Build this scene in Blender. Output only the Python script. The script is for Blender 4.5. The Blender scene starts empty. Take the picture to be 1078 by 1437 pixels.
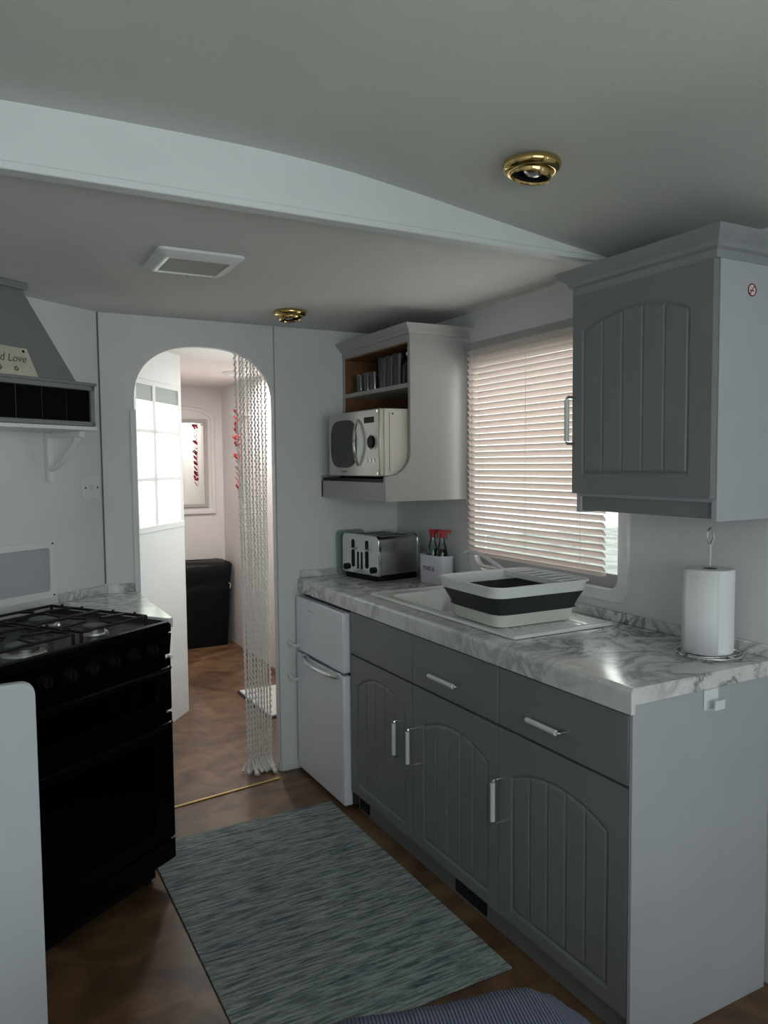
import bpy, bmesh, math, random
from math import sin, cos, pi, radians as R, sqrt, exp
from mathutils import Vector, Matrix
random.seed(4)
SC = bpy.context.scene
COL = SC.collection

# ------------------------------------------------------------------ materials
def mat(name, col, rough=.5, metal=0., noise=0., nscale=8., bump=0., bscale=60., spec=.5, trans=0., ior=1.45, coat=0., alpha=1.):
    m = bpy.data.materials.new(name); m.use_nodes = True
    nt = m.node_tree; b = nt.nodes['Principled BSDF']
    b.inputs['Base Color'].default_value = (*col, 1)
    b.inputs['Roughness'].default_value = rough
    b.inputs['Metallic'].default_value = metal
    b.inputs['Specular IOR Level'].default_value = spec
    b.inputs['Transmission Weight'].default_value = trans
    b.inputs['IOR'].default_value = ior
    b.inputs['Coat Weight'].default_value = coat
    tc = nt.nodes.new('ShaderNodeTexCoord')
    if noise > 0:
        n = nt.nodes.new('ShaderNodeTexNoise'); n.inputs['Scale'].default_value = nscale; n.inputs['Detail'].default_value = 5
        nt.links.new(tc.outputs['Object'], n.inputs['Vector'])
        r = nt.nodes.new('ShaderNodeValToRGB')
        r.color_ramp.elements[0].position = .3; r.color_ramp.elements[1].position = .7
        r.color_ramp.elements[0].color = (*[max(0, c*(1-noise)) for c in col], 1)
        r.color_ramp.elements[1].color = (*[min(1, c*(1+noise)) for c in col], 1)
        nt.links.new(n.outputs['Fac'], r.inputs['Fac']); nt.links.new(r.outputs['Color'], b.inputs['Base Color'])
    if bump > 0:
        n = nt.nodes.new('ShaderNodeTexNoise'); n.inputs['Scale'].default_value = bscale; n.inputs['Detail'].default_value = 4
        nt.links.new(tc.outputs['Object'], n.inputs['Vector'])
        bp = nt.nodes.new('ShaderNodeBump'); bp.inputs['Strength'].default_value = bump; bp.inputs['Distance'].default_value = .01
        nt.links.new(n.outputs['Fac'], bp.inputs['Height']); nt.links.new(bp.outputs['Normal'], b.inputs['Normal'])
    return m

def ramp(nt, pts, interp='LINEAR'):
    r = nt.nodes.new('ShaderNodeValToRGB'); cr = r.color_ramp; cr.interpolation = interp
    while len(cr.elements) < len(pts): cr.elements.new(.5)
    for e, (p, c) in zip(cr.elements, pts): e.position = p; e.color = (*c, 1)
    return r

def marble():
    m = bpy.data.materials.new('grey veined marble laminate'); m.use_nodes = True; nt = m.node_tree; b = nt.nodes['Principled BSDF']
    tc = nt.nodes.new('ShaderNodeTexCoord')
    mp = nt.nodes.new('ShaderNodeMapping'); mp.inputs['Rotation'].default_value = (0, 0, .7); mp.inputs['Scale'].default_value = (1.5, 2.1, 1.5)
    nt.links.new(tc.outputs['Object'], mp.inputs['Vector'])
    n1 = nt.nodes.new('ShaderNodeTexNoise'); n1.inputs['Scale'].default_value = 3.6; n1.inputs['Detail'].default_value = 8; n1.inputs['Distortion'].default_value = 1.6; n1.inputs['Roughness'].default_value = .62
    nt.links.new(mp.outputs[0], n1.inputs['Vector'])
    r1 = ramp(nt, [(.30, (.74, .74, .74)), (.43, (.66, .66, .66)), (.495, (.15, .152, .155)), (.54, (.48, .485, .49)), (.64, (.78, .78, .78)), (.8, (.36, .365, .37))])
    nt.links.new(n1.outputs['Fac'], r1.inputs['Fac'])
    n2 = nt.nodes.new('ShaderNodeTexNoise'); n2.inputs['Scale'].default_value = 2.1; n2.inputs['Detail'].default_value = 3
    nt.links.new(tc.outputs['Object'], n2.inputs['Vector'])
    r2 = ramp(nt, [(.38, (.0, .0, .0)), (.62, (1, 1, 1))]); nt.links.new(n2.outputs['Fac'], r2.inputs['Fac'])
    mx = nt.nodes.new('ShaderNodeMix'); mx.data_type = 'RGBA'
    nt.links.new(r2.outputs['Color'], mx.inputs['Factor']); mx.inputs['A'].default_value = (.70, .70, .695, 1)
    nt.links.new(r1.outputs['Color'], mx.inputs['B']); nt.links.new(mx.outputs['Result'], b.inputs['Base Color'])
    b.inputs['Roughness'].default_value = .2
    return m

def vinyl():
    m = bpy.data.materials.new('brown slate effect vinyl'); m.use_nodes = True; nt = m.node_tree; b = nt.nodes['Principled BSDF']
    tc = nt.nodes.new('ShaderNodeTexCoord')
    mp = nt.nodes.new('ShaderNodeMapping'); mp.inputs['Rotation'].default_value = (0, 0, 0.0); mp.inputs['Location'].default_value = (.17, .1, 0)
    nt.links.new(tc.outputs['Object'], mp.inputs['Vector'])
    br = nt.nodes.new('ShaderNodeTexBrick'); br.inputs['Scale'].default_value = 1.0
    br.inputs['Brick Width'].default_value = .42; br.inputs['Row Height'].default_value = .42; br.inputs['Mortar Size'].default_value = .004; br.inputs['Mortar Smooth'].default_value = .6; br.offset = 0
    br.inputs['Color1'].default_value = (1, 1, 1, 1); br.inputs['Color2'].default_value = (.72, .7, .7, 1); br.inputs['Mortar'].default_value = (.72, .68, .66, 1)
    nt.links.new(mp.outputs[0], br.inputs['Vector'])
    n = nt.nodes.new('ShaderNodeTexNoise'); n.inputs['Scale'].default_value = 5; n.inputs['Detail'].default_value = 7; n.inputs['Distortion'].default_value = 1.2
    nt.links.new(tc.outputs['Object'], n.inputs['Vector'])
    r = ramp(nt, [(.28, (.065, .034, .019)), (.5, (.165, .088, .045)), (.72, (.29, .17, .09))]); nt.links.new(n.outputs['Fac'], r.inputs['Fac'])
    mx = nt.nodes.new('ShaderNodeMix'); mx.data_type = 'RGBA'; mx.blend_type = 'MULTIPLY'; mx.inputs['Factor'].default_value = 1
    nt.links.new(r.outputs['Color'], mx.inputs['A']); nt.links.new(br.outputs['Color'], mx.inputs['B'])
    nt.links.new(mx.outputs['Result'], b.inputs['Base Color']); b.inputs['Roughness'].default_value = .42
    bp = nt.nodes.new('ShaderNodeBump'); bp.inputs['Strength'].default_value = .15; bp.inputs['Distance'].default_value = .004
    nt.links.new(n.outputs['Fac'], bp.inputs['Height']); nt.links.new(bp.outputs['Normal'], b.inputs['Normal'])
    return m

def rugmat():
    m = bpy.data.materials.new('streaky blue grey weave'); m.use_nodes = True; nt = m.node_tree; b = nt.nodes['Principled BSDF']
    tc = nt.nodes.new('ShaderNodeTexCoord')
    def streak(sx, sy, ramp_pts, off=0):
        mp = nt.nodes.new('ShaderNodeMapping'); mp.inputs['Scale'].default_value = (sx, sy, 1); mp.inputs['Location'].default_value = (off, off*2, 0)
        nt.links.new(tc.outputs['Object'], mp.inputs['Vector'])
        n = nt.nodes.new('ShaderNodeTexNoise'); n.inputs['Scale'].default_value = 1; n.inputs['Detail'].default_value = 4; n.inputs['Roughness'].default_value = .7
        nt.links.new(mp.outputs[0], n.inputs['Vector']); r = ramp(nt, ramp_pts); nt.links.new(n.outputs['Fac'], r.inputs['Fac']); return r, n
    a, na = streak(9.0, 95, [(.30, (.025, .04, .045)), (.42, (.10, .135, .135)), (.50, (.25, .30, .285)), (.60, (.52, .57, .53)), (.72, (.10, .13, .135))])
    c, nc = streak(4.0, 34, [(.38, (.10, .12, .22)), (.5, (.27, .31, .30)), (.62, (.33, .37, .34))], 3)
    mx = nt.nodes.new('ShaderNodeMix'); mx.data_type = 'RGBA'; mx.inputs['Factor'].default_value = .38
    nt.links.new(a.outputs['Color'], mx.inputs['A']); nt.links.new(c.outputs['Color'], mx.inputs['B'])
    nt.links.new(mx.outputs['Result'], b.inputs['Base Color']); b.inputs['Roughness'].default_value = .95; b.inputs['Specular IOR Level'].default_value = .1
    bp = nt.nodes.new('ShaderNodeBump'); bp.inputs['Strength'].default_value = .5; bp.inputs['Distance'].default_value = .004
    nt.links.new(na.outputs['Fac'], bp.inputs['Height']); nt.links.new(bp.outputs['Normal'], b.inputs['Normal'])
    return m

def ribmat():
    m = bpy.data.materials.new('navy corduroy'); m.use_nodes = True; nt = m.node_tree; b = nt.nodes['Principled BSDF']
    tc = nt.nodes.new('ShaderNodeTexCoord'); w = nt.nodes.new('ShaderNodeTexWave'); w.inputs['Scale'].default_value = 62; w.inputs['Distortion'].default_value = .3
    mp = nt.nodes.new('ShaderNodeMapping'); mp.inputs['Rotation'].default_value = (0, 0, .35)
    nt.links.new(tc.outputs['Object'], mp.inputs['Vector']); nt.links.new(mp.outputs[0], w.inputs['Vector'])
    r = ramp(nt, [(.1, (.055, .06, .10)), (.8, (.10, .112, .17))]); nt.links.new(w.outputs['Fac'], r.inputs['Fac']); nt.links.new(r.outputs['Color'], b.inputs['Base Color'])
    bp = nt.nodes.new('ShaderNodeBump'); bp.inputs['Strength'].default_value = .7; bp.inputs['Distance'].default_value = .004
    nt.links.new(w.outputs['Fac'], bp.inputs['Height']); nt.links.new(bp.outputs['Normal'], b.inputs['Normal'])
    b.inputs['Roughness'].default_value = .9
    return m

def slatmat():
    m = bpy.data.materials.new('cream translucent slats'); m.use_nodes = True; nt = m.node_tree; b = nt.nodes['Principled BSDF']
    b.inputs['Base Color'].default_value = (.74, .68, .65, 1); b.inputs['Roughness'].default_value = .55
    t = nt.nodes.new('ShaderNodeBsdfTranslucent'); t.inputs['Color'].default_value = (.88, .78, .74, 1)
    mx = nt.nodes.new('ShaderNodeMixShader'); mx.inputs[0].default_value = .3
    nt.links.new(b.outputs[0], mx.inputs[1]); nt.links.new(t.outputs[0], mx.inputs[2]); nt.links.new(mx.outputs[0], nt.nodes['Material Output'].inputs[0])
    return m

def thinglass(name, tint, gloss=.08, transl=0., rough=.02, tcol=(1, 1, 1)):
    m = bpy.data.materials.new(name); m.use_nodes = True; nt = m.node_tree; nt.nodes.remove(nt.nodes['Principled BSDF'])
    tr = nt.nodes.new('ShaderNodeBsdfTransparent'); tr.inputs[0].default_value = (*tint, 1)
    g = nt.nodes.new('ShaderNodeBsdfGlossy'); g.inputs['Roughness'].default_value = rough
    fr = nt.nodes.new('ShaderNodeLayerWeight'); fr.inputs['Blend'].default_value = gloss
    mx = nt.nodes.new('ShaderNodeMixShader'); nt.links.new(fr.outputs['Fresnel'], mx.inputs[0]); nt.links.new(tr.outputs[0], mx.inputs[1]); nt.links.new(g.outputs[0], mx.inputs[2])
    last = mx
    if transl > 0:
        t = nt.nodes.new('ShaderNodeBsdfTranslucent'); t.inputs[0].default_value = (*tcol, 1)
        m2 = nt.nodes.new('ShaderNodeMixShader'); m2.inputs[0].default_value = transl
        nt.links.new(mx.outputs[0], m2.inputs[1]); nt.links.new(t.outputs[0], m2.inputs[2]); last = m2
    nt.links.new(last.outputs[0], nt.nodes['Material Output'].inputs[0]); return m

M = dict(
 wall=mat('white wall board', (.715, .72, .725), .6, noise=.03, nscale=3, bump=.05, bscale=30),
 hallwall=mat('warm white hall board', (.74, .70, .685), .6, noise=.02, nscale=3),
 ceil=mat('textured ceiling board', (.66, .665, .625), .85, noise=.05, nscale=2.2, bump=.12, bscale=140),
 ceilf=mat('white ceiling board', (.70, .70, .685), .8, noise=.03, nscale=2.5, bump=.05, bscale=120),
 beam=mat('white painted board', (.72, .75, .76), .55, noise=.02),
 trim=mat('white gloss trim', (.75, .76, .76), .35),
 seam=mat('dark joint sealant', (.13, .14, .14), .7),
 greyline=mat('grey joint bead', (.3, .31, .32), .6),  # own grey of joint beads, sash bar, wand and grout
 grey=mat('grey satin paint shaded tone', (.20, .212, .213), .42, noise=.035, nscale=6, bump=.03, bscale=90),  # one cabinet paint, darkened here for the shaded fronts
 greymid=mat('grey paint half lit tone', (.27, .285, .295), .45, noise=.03, nscale=6),  # same paint again, tone set between the lit and shaded copies
 greyside=mat('pale grey paint lit side tone', (.42, .435, .465), .5, noise=.03, nscale=5, bump=.03, bscale=90),  # same paint lightened, light on the side panels put into the colour
 cream=mat('off white cabinet paint', (.39, .375, .37), .5, noise=.03, nscale=5),
 wood=mat('reddish wood interior', (.20, .085, .035), .5, noise=.3, nscale=12),
 black=mat('black enamel', (.0015, .0015, .002), .22, spec=.12),
 matblack=mat('matt black', (.005, .005, .005), .5, spec=.2),
 iron=mat('black cast iron', (.01, .01, .011), .45),
 burner=mat('burner cap', (.09, .095, .095), .35, metal=.3),
 chrome=mat('chrome', (.75, .76, .77), .12, metal=1),
 steel=mat('brushed steel', (.55, .55, .54), .28, metal=1, noise=.12, nscale=20),
 brass=mat('polished brass', (.62, .45, .18), .12, metal=1),
 brassmat=mat('brass strip', (.62, .44, .18), .35, metal=.6),
 handle=mat('pale plastic grip', (.66, .68, .67), .35),
 fridge=mat('white enamel', (.80, .81, .88), .16, noise=.01),
 seal=mat('grey rubber seal', (.07, .07, .075), .6),
 white=mat('white plastic', (.76, .77, .78), .35),
 sink=mat('white sink enamel', (.74, .75, .74), .14),
 creampl=mat('cream plastic', (.64, .635, .58), .4),
 dgrey=mat('dark grey rubber', (.022, .025, .028), .55),
 microw=mat('cream microwave casing', (.66, .62, .54), .38),
 microf=mat('silver microwave front', (.50, .49, .46), .32, metal=.5),
 darkglass=mat('smoked door glass', (.012, .013, .015), .12, spec=.6),
 caddy=mat('white tin', (.70, .68, .76), .35),
 lettering=mat('faded violet lettering', (.20, .18, .30), .6),
 green=mat('green liquid', (.03, .30, .12), .15, trans=.3),
 red=mat('red plastic', (.45, .02, .02), .35),
 paper=mat('quilted white paper', (.82, .82, .84), .95, bump=.12, bscale=120),
 bag=mat('black bin bag', (.006, .0065, .007), .5, spec=.3, bump=.9, bscale=16),
 pink=mat('pink paper', (.60, .055, .065), .8),
 redpaper=mat('dark red paper', (.30, .012, .018), .7),
 tile=mat('black glazed tile', (.002, .002, .002), .4, spec=.04),
 mirror=mat('mirror glass', (.86, .9, .87), .015, metal=1),
 plaque=mat('distressed cream wood', (.52, .49, .40), .7, noise=.12, nscale=20),
 ink=mat('grey brown paint', (.14, .12, .10), .8),
 bead=mat('pearl white beads', (.80, .78, .75), .3),
 grille=mat('cream grille', (.42, .41, .37), .6),
 hole=mat('dark hollow', (.01, .01, .01), .9),
 stickw=mat('white sticker', (.75, .68, .70), .5),
 stickr=mat('dark red sticker ink', (.18, .012, .02), .5),
 mirbulb=mat('silvered bulb glass', (.55, .57, .58), .18, metal=.8),
 mat=mat('white bath mat', (.66, .64, .62), .9, bump=.5, bscale=80),
 grass=mat('pale gravel', (.50, .50, .47), .95, noise=.3, nscale=2),
 outer=mat('pale exterior cladding', (.42, .45, .43), .7),
 marble=marble(), vinyl=vinyl(), rug=rugmat(), rib=ribmat(), slat=slatmat(),
 pane=thinglass('window glass', (.93, .96, .95)),
 frost=thinglass('patterned privacy glass', (.25, .26, .25), .05, .58, .2, (.97, 1, .96)),
 tumbler=thinglass('drinking glass', (.80, .78, .78), .42, rough=.06),
 glassboard=thinglass('greenish glass', (.80, .86, .84), .2, .04, .05, (.62, .70, .67)),
 bottle=thinglass('clear bottle plastic', (.75, .80, .76), .35, rough=.1),
 oven=thinglass('oven door glass', (.25, .25, .26), .14),
)

# ------------------------------------------------------------------ mesh builder
class MB:
    def __init__(s): s.v = []; s.f = []; s.X = Matrix()
    def add(s, vs, fs):
        n = len(s.v); s.v += [tuple(s.X @ Vector(p)) for p in vs]; s.f += [tuple(i+n for i in f) for f in fs]; return s
    def box(s, x0, x1, y0, y1, z0, z1):
        return s.add([(x0,y0,z0),(x1,y0,z0),(x1,y1,z0),(x0,y1,z0),(x0,y0,z1),(x1,y0,z1),(x1,y1,z1),(x0,y1,z1)],
                     [(0,3,2,1),(4,5,6,7),(0,1,5,4),(1,2,6,5),(2,3,7,6),(3,0,4,7)])
    def prism(s, poly, a, b, axis='z'):
        n = len(poly)
        def P(p, h): return {'z': (p[0], p[1], h), 'y': (p[0], h, p[1]), 'x': (h, p[0], p[1])}[axis]
        vs = [P(p, a) for p in poly] + [P(p, b) for p in poly]
        fs = [tuple(range(n))[::-1], tuple(range(n, 2*n))] + [(i, (i+1) % n, n+(i+1) % n, n+i) for i in range(n)]
        return s.add(vs, fs)
    def lathe(s, prof, c=(0,0,0), n=24, axis='z', closed=False):
        vs = []; fs = []; m = len(prof)
        for i in range(n):
            a = 2*pi*i/n
            for r, h in prof:
                x, y = r*cos(a), r*sin(a)
                p = {'z': (x, y, h), 'x': (h, x, y), 'y': (y, h, x)}[axis]
                vs.append((p[0]+c[0], p[1]+c[1], p[2]+c[2]))
        for i in range(n):
            j = (i+1) % n
            for k in range(m-1 if not closed else m):
                q = (k+1) % m; fs.append((i*m+k, j*m+k, j*m+q, i*m+q))
        if not closed:
            if prof[0][0] > 1e-5: fs.append(tuple(i*m for i in range(n))[::-1])
            if prof[-1][0] > 1e-5: fs.append(tuple(i*m+m-1 for i in range(n)))
        return s.add(vs, fs)
    def cyl(s, c, r, h, axis='z', n=20, r2=None): return s.lathe([(r, 0), (r if r2 is None else r2, h)], c, n, axis)
    def tube(s, pts, r, n=8, closed=False):
        pts = [Vector(p) for p in pts]; vs = []; fs = []; N = len(pts); up = None
        for i, p in enumerate(pts):
            a = pts[i-1] if (i > 0 or closed) else p; b = pts[(i+1) % N] if (i < N-1 or closed) else p
            t = (b-a).normalized()
            if up is None: up = Vector((0,0,1)) if abs(t.z) < .9 else Vector((1,0,0))
            u = (up - t*up.dot(t)).normalized(); w = t.cross(u); up = u
            rr = r[i] if isinstance(r, (list, tuple)) else r
            for k in range(n):
                an = 2*pi*k/n; vs.append(tuple(p + u*cos(an)*rr + w*sin(an)*rr))
        for i in range(N if closed else N-1):
            j = (i+1) % N
            for k in range(n): q = (k+1) % n; fs.append((i*n+k, i*n+q, j*n+q, j*n+k))
        if not closed: fs += [tuple(range(n))[::-1], tuple(range((N-1)*n, N*n))]
        return s.add(vs, fs)
    def rrect(s, x0, x1, y0, y1, z0, z1, r, n=6, axis='z'):
        return s.prism(rr(x0, x1, y0, y1, r, n), z0, z1, axis)
    def loft(s, rings, capa=True, capb=True):
        n = len(rings[0]); vs = [p for r in rings for p in r]; fs = []
        for i in range(len(rings)-1):
            for k in range(n): q = (k+1) % n; fs.append((i*n+k, i*n+q, (i+1)*n+q, (i+1)*n+k))
        if capa: fs.append(tuple(range(n))[::-1])
        if capb: fs.append(tuple(range((len(rings)-1)*n, len(rings)*n)))
        return s.add(vs, fs)
    def build(s, name, m, parent=None, bevel=0, smooth=32, loc=None):
        me = bpy.data.meshes.new(name); me.from_pydata(s.v, [], s.f); me.update()
        bm = bmesh.new(); bm.from_mesh(me); bmesh.ops.recalc_face_normals(bm, faces=bm.faces); bm.to_mesh(me); bm.free()
        for p in me.polygons: p.use_smooth = True
        me.set_sharp_from_angle(angle=R(smooth)); me.materials.append(m)
        o = bpy.data.objects.new(name, me); COL.objects.link(o)
        if parent: o.parent = parent
        if bevel:
            b = o.modifiers.new('soft edges', 'BEVEL'); b.width = bevel; b.segments = 2; b.limit_method = 'ANGLE'; b.angle_limit = R(40)
        return o
def rr(x0, x1, y0, y1, r, n=6):
    out = []
    for cx, cy, a0 in ((x1-r, y1-r, 0), (x0+r, y1-r, 90), (x0+r, y0+r, 180), (x1-r, y0+r, 270)):
        for k in range(n+1): a = R(a0+90*k/n); out.append((cx+r*cos(a), cy+r*sin(a)))
    return out
def box(*a): return MB().box(*a)
def tag(o, label, cat, group=None):
    o['label'] = label; o['category'] = cat
    if group: o['group'] = group
    return o
def thing(name, label, cat, loc=(0,0,0), rz=0, group=None):
    o = bpy.data.objects.new(name, None); COL.objects.link(o); o.location = loc; o.rotation_euler = (0, 0, rz); o.empty_display_size = .05
    return tag(o, label, cat, group)
def struct(mb, name, m, parent=None, **k):
    o = mb.build(name, m, parent, **k)
    if not parent: o['kind'] = 'structure'
    return o
def text_mesh(name, body, size, m, parent, mtx, shear=0, depth=.0006):
    cu = bpy.data.curves.new(name+'_curve', 'FONT'); cu.body = body; cu.size = size; cu.shear = shear; cu.extrude = depth; cu.align_x = 'CENTER'; cu.align_y = 'CENTER'
    t = bpy.data.objects.new(name+'_tmp', cu); COL.objects.link(t); bpy.context.view_layer.update()
    me = bpy.data.meshes.new_from_object(t.evaluated_get(bpy.context.evaluated_depsgraph_get())); bpy.data.objects.remove(t); bpy.data.curves.remove(cu)
    me.transform(mtx); me.materials.clear(); me.materials.append(m)
    o = bpy.data.objects.new(name, me); COL.objects.link(o); o.parent = parent; return o

# ------------------------------------------------------------------ key dimensions
XW = 1.87; YE = 3.30; ZC = 2.05; YB = 1.76; YH = 6.15; XL = -1.05; YR = -1.5
D = Vector((.8241, .5664, 0)); NB = Vector((-.5664, .8241, 0))   # along / into the diagonal wall
P0 = Vector((.486, 3.3, 0)); RZ = math.atan2(D.y, D.x)

# ------------------------------------------------------------------ the room
struct(box(XL-.1, XW+.1, YR-.1, YH+.1, -.06, 0), 'floor', M['vinyl'])
# near ceiling: shallow vault
prof = [(XL-.05, 2.03), (-.75, 2.09), (-.4, 2.14), (-.05, 2.165), (.30, 2.172), (.62, 2.172), (.8, 2.165), (.98, 2.148), (1.2, 2.118), (1.45, 2.085), (1.7, 2.052), (XW+.05, 2.03)]
mb = MB(); n = len(prof)
sub = []
for i in range(n-1):
    for k in range(4): t = k/4; sub.append((prof[i][0]*(1-t)+prof[i+1][0]*t, prof[i][1]*(1-t)+prof[i+1][1]*t))
sub.append(prof[-1])
sub = [(sub[i][0], (sub[max(i-3,0)][1]+sub[max(i-2,0)][1]+sub[max(i-1,0)][1]+sub[i][1]+sub[min(i+1,len(sub)-1)][1]+sub[min(i+2,len(sub)-1)][1]+sub[min(i+3,len(sub)-1)][1])/7) for i in range(len(sub))]
mb.prism(sub + [(XW+.05, 2.26), (XL-.05, 2.26)], YR-.05, YB+.0, 'y')
struct(mb, 'ceiling', M['ceil'], smooth=25)
def vz(x):
    for (a, za), (b, zb) in zip(sub, sub[1:]):
        if a <= x <= b: return za+(zb-za)*(x-a)/(b-a)
struct(box(XL-.05, XW+.05, YB+.03, YE+.04, ZC, 2.26), 'ceiling', M['ceilf'])
struct(box(0.2, XW+.05, YE+.04, YH+.05, ZC, 2.26), 'ceiling', M['hallwall'])
# beam fascia between the two ceilings
struct(box(XL-.05, XW, YB, YB+.03, 2.042, 2.24), 'trim_1', M['beam'])
struct(box(XL-.05, 1.80, YB-.012, YB+.03, 2.028, 2.046), 'trim_2', M['beam'], bevel=.003)
# right wall with the window opening
WY0, WY1, WZ0, WZ1 = 1.80, 2.64, .985, 1.85
mb = MB()
mb.box(XW, XW+.06, WY1, 3.55, 0, 2.2).box(XW, XW+.06, 4.35, YH+.05, 0, 2.2).box(XW, XW+.06, 3.55, 4.35, 0, 1.0).box(XW, XW+.06, 3.55, 4.35, 1.82, 2.2).box(XW, XW+.06, 0, WY0, 0, 2.2).box(XW, XW+.06, YR-.05, -1.2, 0, 2.2).box(XW, XW+.06, -1.2, 0, 0, .95).box(XW, XW+.06, -1.2, 0, 1.8, 2.2)
mb.box(XW, XW+.06, WY0, WY1, 0, WZ0).box(XW, XW+.06, WY0, WY1, WZ1, 2.2)
struct(mb, 'wall_right', M['wall'])
# window_1: rounded white frame, glass
def ring_prism(mb, o, i, a, b, axis):
    n = len(o)
    def P(p, h): return {'z': (p[0], p[1], h), 'y': (p[0], h, p[1]), 'x': (h, p[0], p[1])}[axis]
    vs = [P(p, a) for p in o]+[P(p, a) for p in i]+[P(p, b) for p in o]+[P(p, b) for p in i]; fs = []
    for k in range(n):
        q = (k+1) % n
        fs += [(k, q, n+q, n+k), (2*n+k, 2*n+q, 3*n+q, 3*n+k), (k, q, 2*n+q, 2*n+k), (n+k, n+q, 3*n+q, 3*n+k)]
    return mb.add(vs, fs)
w = struct(ring_prism(MB(), rr(WY0-.022, WY1+.022, WZ0-.022, WZ1+.04, .05), rr(WY0+.02, WY1-.02, WZ0+.02, WZ1-.02, .04), XW-.012, XW+.05, 'x'), 'window_1', M['trim'], bevel=.003)
box(XW+.012, XW+.034, WY0+.02, WY1-.02, WZ0+.018, WZ0+.068).build('lower_sash', M['greyline'], w)
box(XW+.035, XW+.041, WY0+.015, WY1-.015, WZ0+.015, WZ1-.015).build('pane', M['pane'], w)
w = struct(ring_prism(MB(), rr(-1.23, .03, .92, 1.83, .05), rr(-1.17, -.03, .98, 1.77, .04), XW-.012, XW+.05, 'x'), 'window_4_added', M['trim'])  # unseen window, added to let light onto the diagonal wall
box(XW+.035, XW+.041, -1.18, -.02, .97, 1.78).build('pane', M['pane'], w)
# end wall with the arched opening
AX0, AX1 = .622, 1.232; AC = (AX0+AX1)/2; AR = (AX1-AX0)/2
def arch(zb):
    pts = [(AX1, zb)]
    for k in range(33):
        a = pi*k/32; ex = 2/2.35
        pts.append((AC+AR*math.copysign(abs(cos(a))**ex, cos(a)), 1.70+.238*abs(sin(a))**ex))
    pts.append((AX0, zb)); return pts
ap = arch(0)
poly = [(P0.x-.0, 0), (P0.x-.0, 2.2), (XW, 2.2), (XW, 0)] + ap
# build as strips to avoid a concave cap
def arch_wall(x0, x1, y0, y1, ztop):
    mb = MB(); mb.box(x0, AX0, y0, y1, 0, ztop).box(AX1, x1, y0, y1, 0, ztop)
    ar = ap[1:-1]
    for (xa, za), (xb, zb) in zip(ar, ar[1:]):
        if abs(xa-xb) < 1e-6: continue
        mb.add([(xa,y0,za),(xb,y0,zb),(xb,y0,ztop),(xa,y0,ztop),(xa,y1,za),(xb,y1,zb),(xb,y1,ztop),(xa,y1,ztop)],
               [(0,1,2,3),(7,6,5,4),(0,4,5,1)])
    return mb
struct(arch_wall(.30, XW, YE, YE+.035, 2.2), 'wall_back', M['wall'], smooth=25)
# diagonal wall behind the cooker
def onwall(s, dep=0, z=0): v = P0 + D*s - NB*dep; return Vector((v.x, v.y, z))
mb = MB(); a, b = onwall(0), onwall(-1.95); c, d = onwall(-1.95, -.05), onwall(.06, -.05)
mb.prism([(a.x, a.y), (b.x, b.y), (c.x, c.y), (d.x, d.y)], 0, 2.2)
struct(mb, 'wall_diagonal', M['wall'])
struct(box(XL-.06, XL, YR-.05, 2.45, 0, 2.2), 'wall_left', M['wall'])
# rear wall of the lounge with its wide window
mb = MB(); BX0, BX1, BZ0, BZ1 = -.75, 1.45, 1.02, 1.85
mb.box(XL, BX0, YR-.06, YR, 0, 2.2).box(BX1, XW, YR-.06, YR, 0, 2.2).box(BX0, BX1, YR-.06, YR, 0, BZ0).box(BX0, BX1, YR-.06, YR, BZ1, 2.2)
struct(mb, 'wall_rear', M['wall'])
w = MB(); ring_prism(w, rr(BX0-.03, BX1+.03, BZ0-.03, BZ1+.03, .05), rr(BX0+.03, BX1-.03, BZ0+.03, BZ1-.03, .04), YR-.05, YR+.012, 'y')
for x in (-.02, .71): w.box(x-.02, x+.02, YR-.05, YR, BZ0, BZ1)
w = struct(w, 'window_2', M['trim'])
box(BX0+.02, BX1-.02, YR-.035, YR-.03, BZ0+.02, BZ1-.02).build('pane', M['pane'], w)
# hallway: angled porch wall with a six-light window, left wall, far wall
Q0 = Vector((1.090, 4.407, 0)); DQ = Vector((sin(R(38)), cos(R(38)), 0)); NQ = Vector((-DQ.y, DQ.x, 0)); QZ = math.atan2(DQ.y, DQ.x)
QM = Matrix.Translation(Q0) @ Matrix.Rotation(QZ, 4, 'Z')     # local x along wall, local +y outward
S0, S1, T0, T1 = -.575, -.02, 1.10, 1.858
mb = MB(); mb.X = QM
mb.box(-1.33, S0, 0, .04, 0, 2.2).box(S1, 0.0, 0, .04, 0, 2.2).box(S0, S1, 0, .04, 0, T0).box(S0, S1, 0, .04, T1, 2.2)
struct(mb, 'wall_porch', M['trim'])
mb = MB(); mb.X = QM
mb.box(S0, S1, -.012, .03, T0-.018, T0+.014).box(S0, S1, -.008, .03, T1-.014, T1+.012).box(S0, S0+.03, -.008, .03, T0, T1).box(S1-.034, S1+.004, -.008, .03, T0, T1)
sm = -.345
mb.box(sm-.016, sm+.016, -.006, .03, T0, T1)
for z in (1.357, 1.607): mb.box(S0, S1, -.006, .03, z-.009, z+.009)
w = struct(mb, 'window_3', M['trim'], bevel=.002)
mb = MB(); mb.X = QM; mb.box(S0, S1, .012, .018, T0, T1); mb.build('pane', M['frost'], w)
mb = MB(); mb.X = QM; mb.box(S0+.004, S1-.004, .002, .010, 1.765, T1-.002); mb.build('blind_band', M['outer'], w)
struct(box(1.04, 1.088, 4.44, YH+.05, 0, 2.2), 'wall_hall_left', M['hallwall'])
struct(box(1.04, XW, YH, YH+.05, 0, 2.2), 'wall_hall_end', M['hallwall'])
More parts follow.
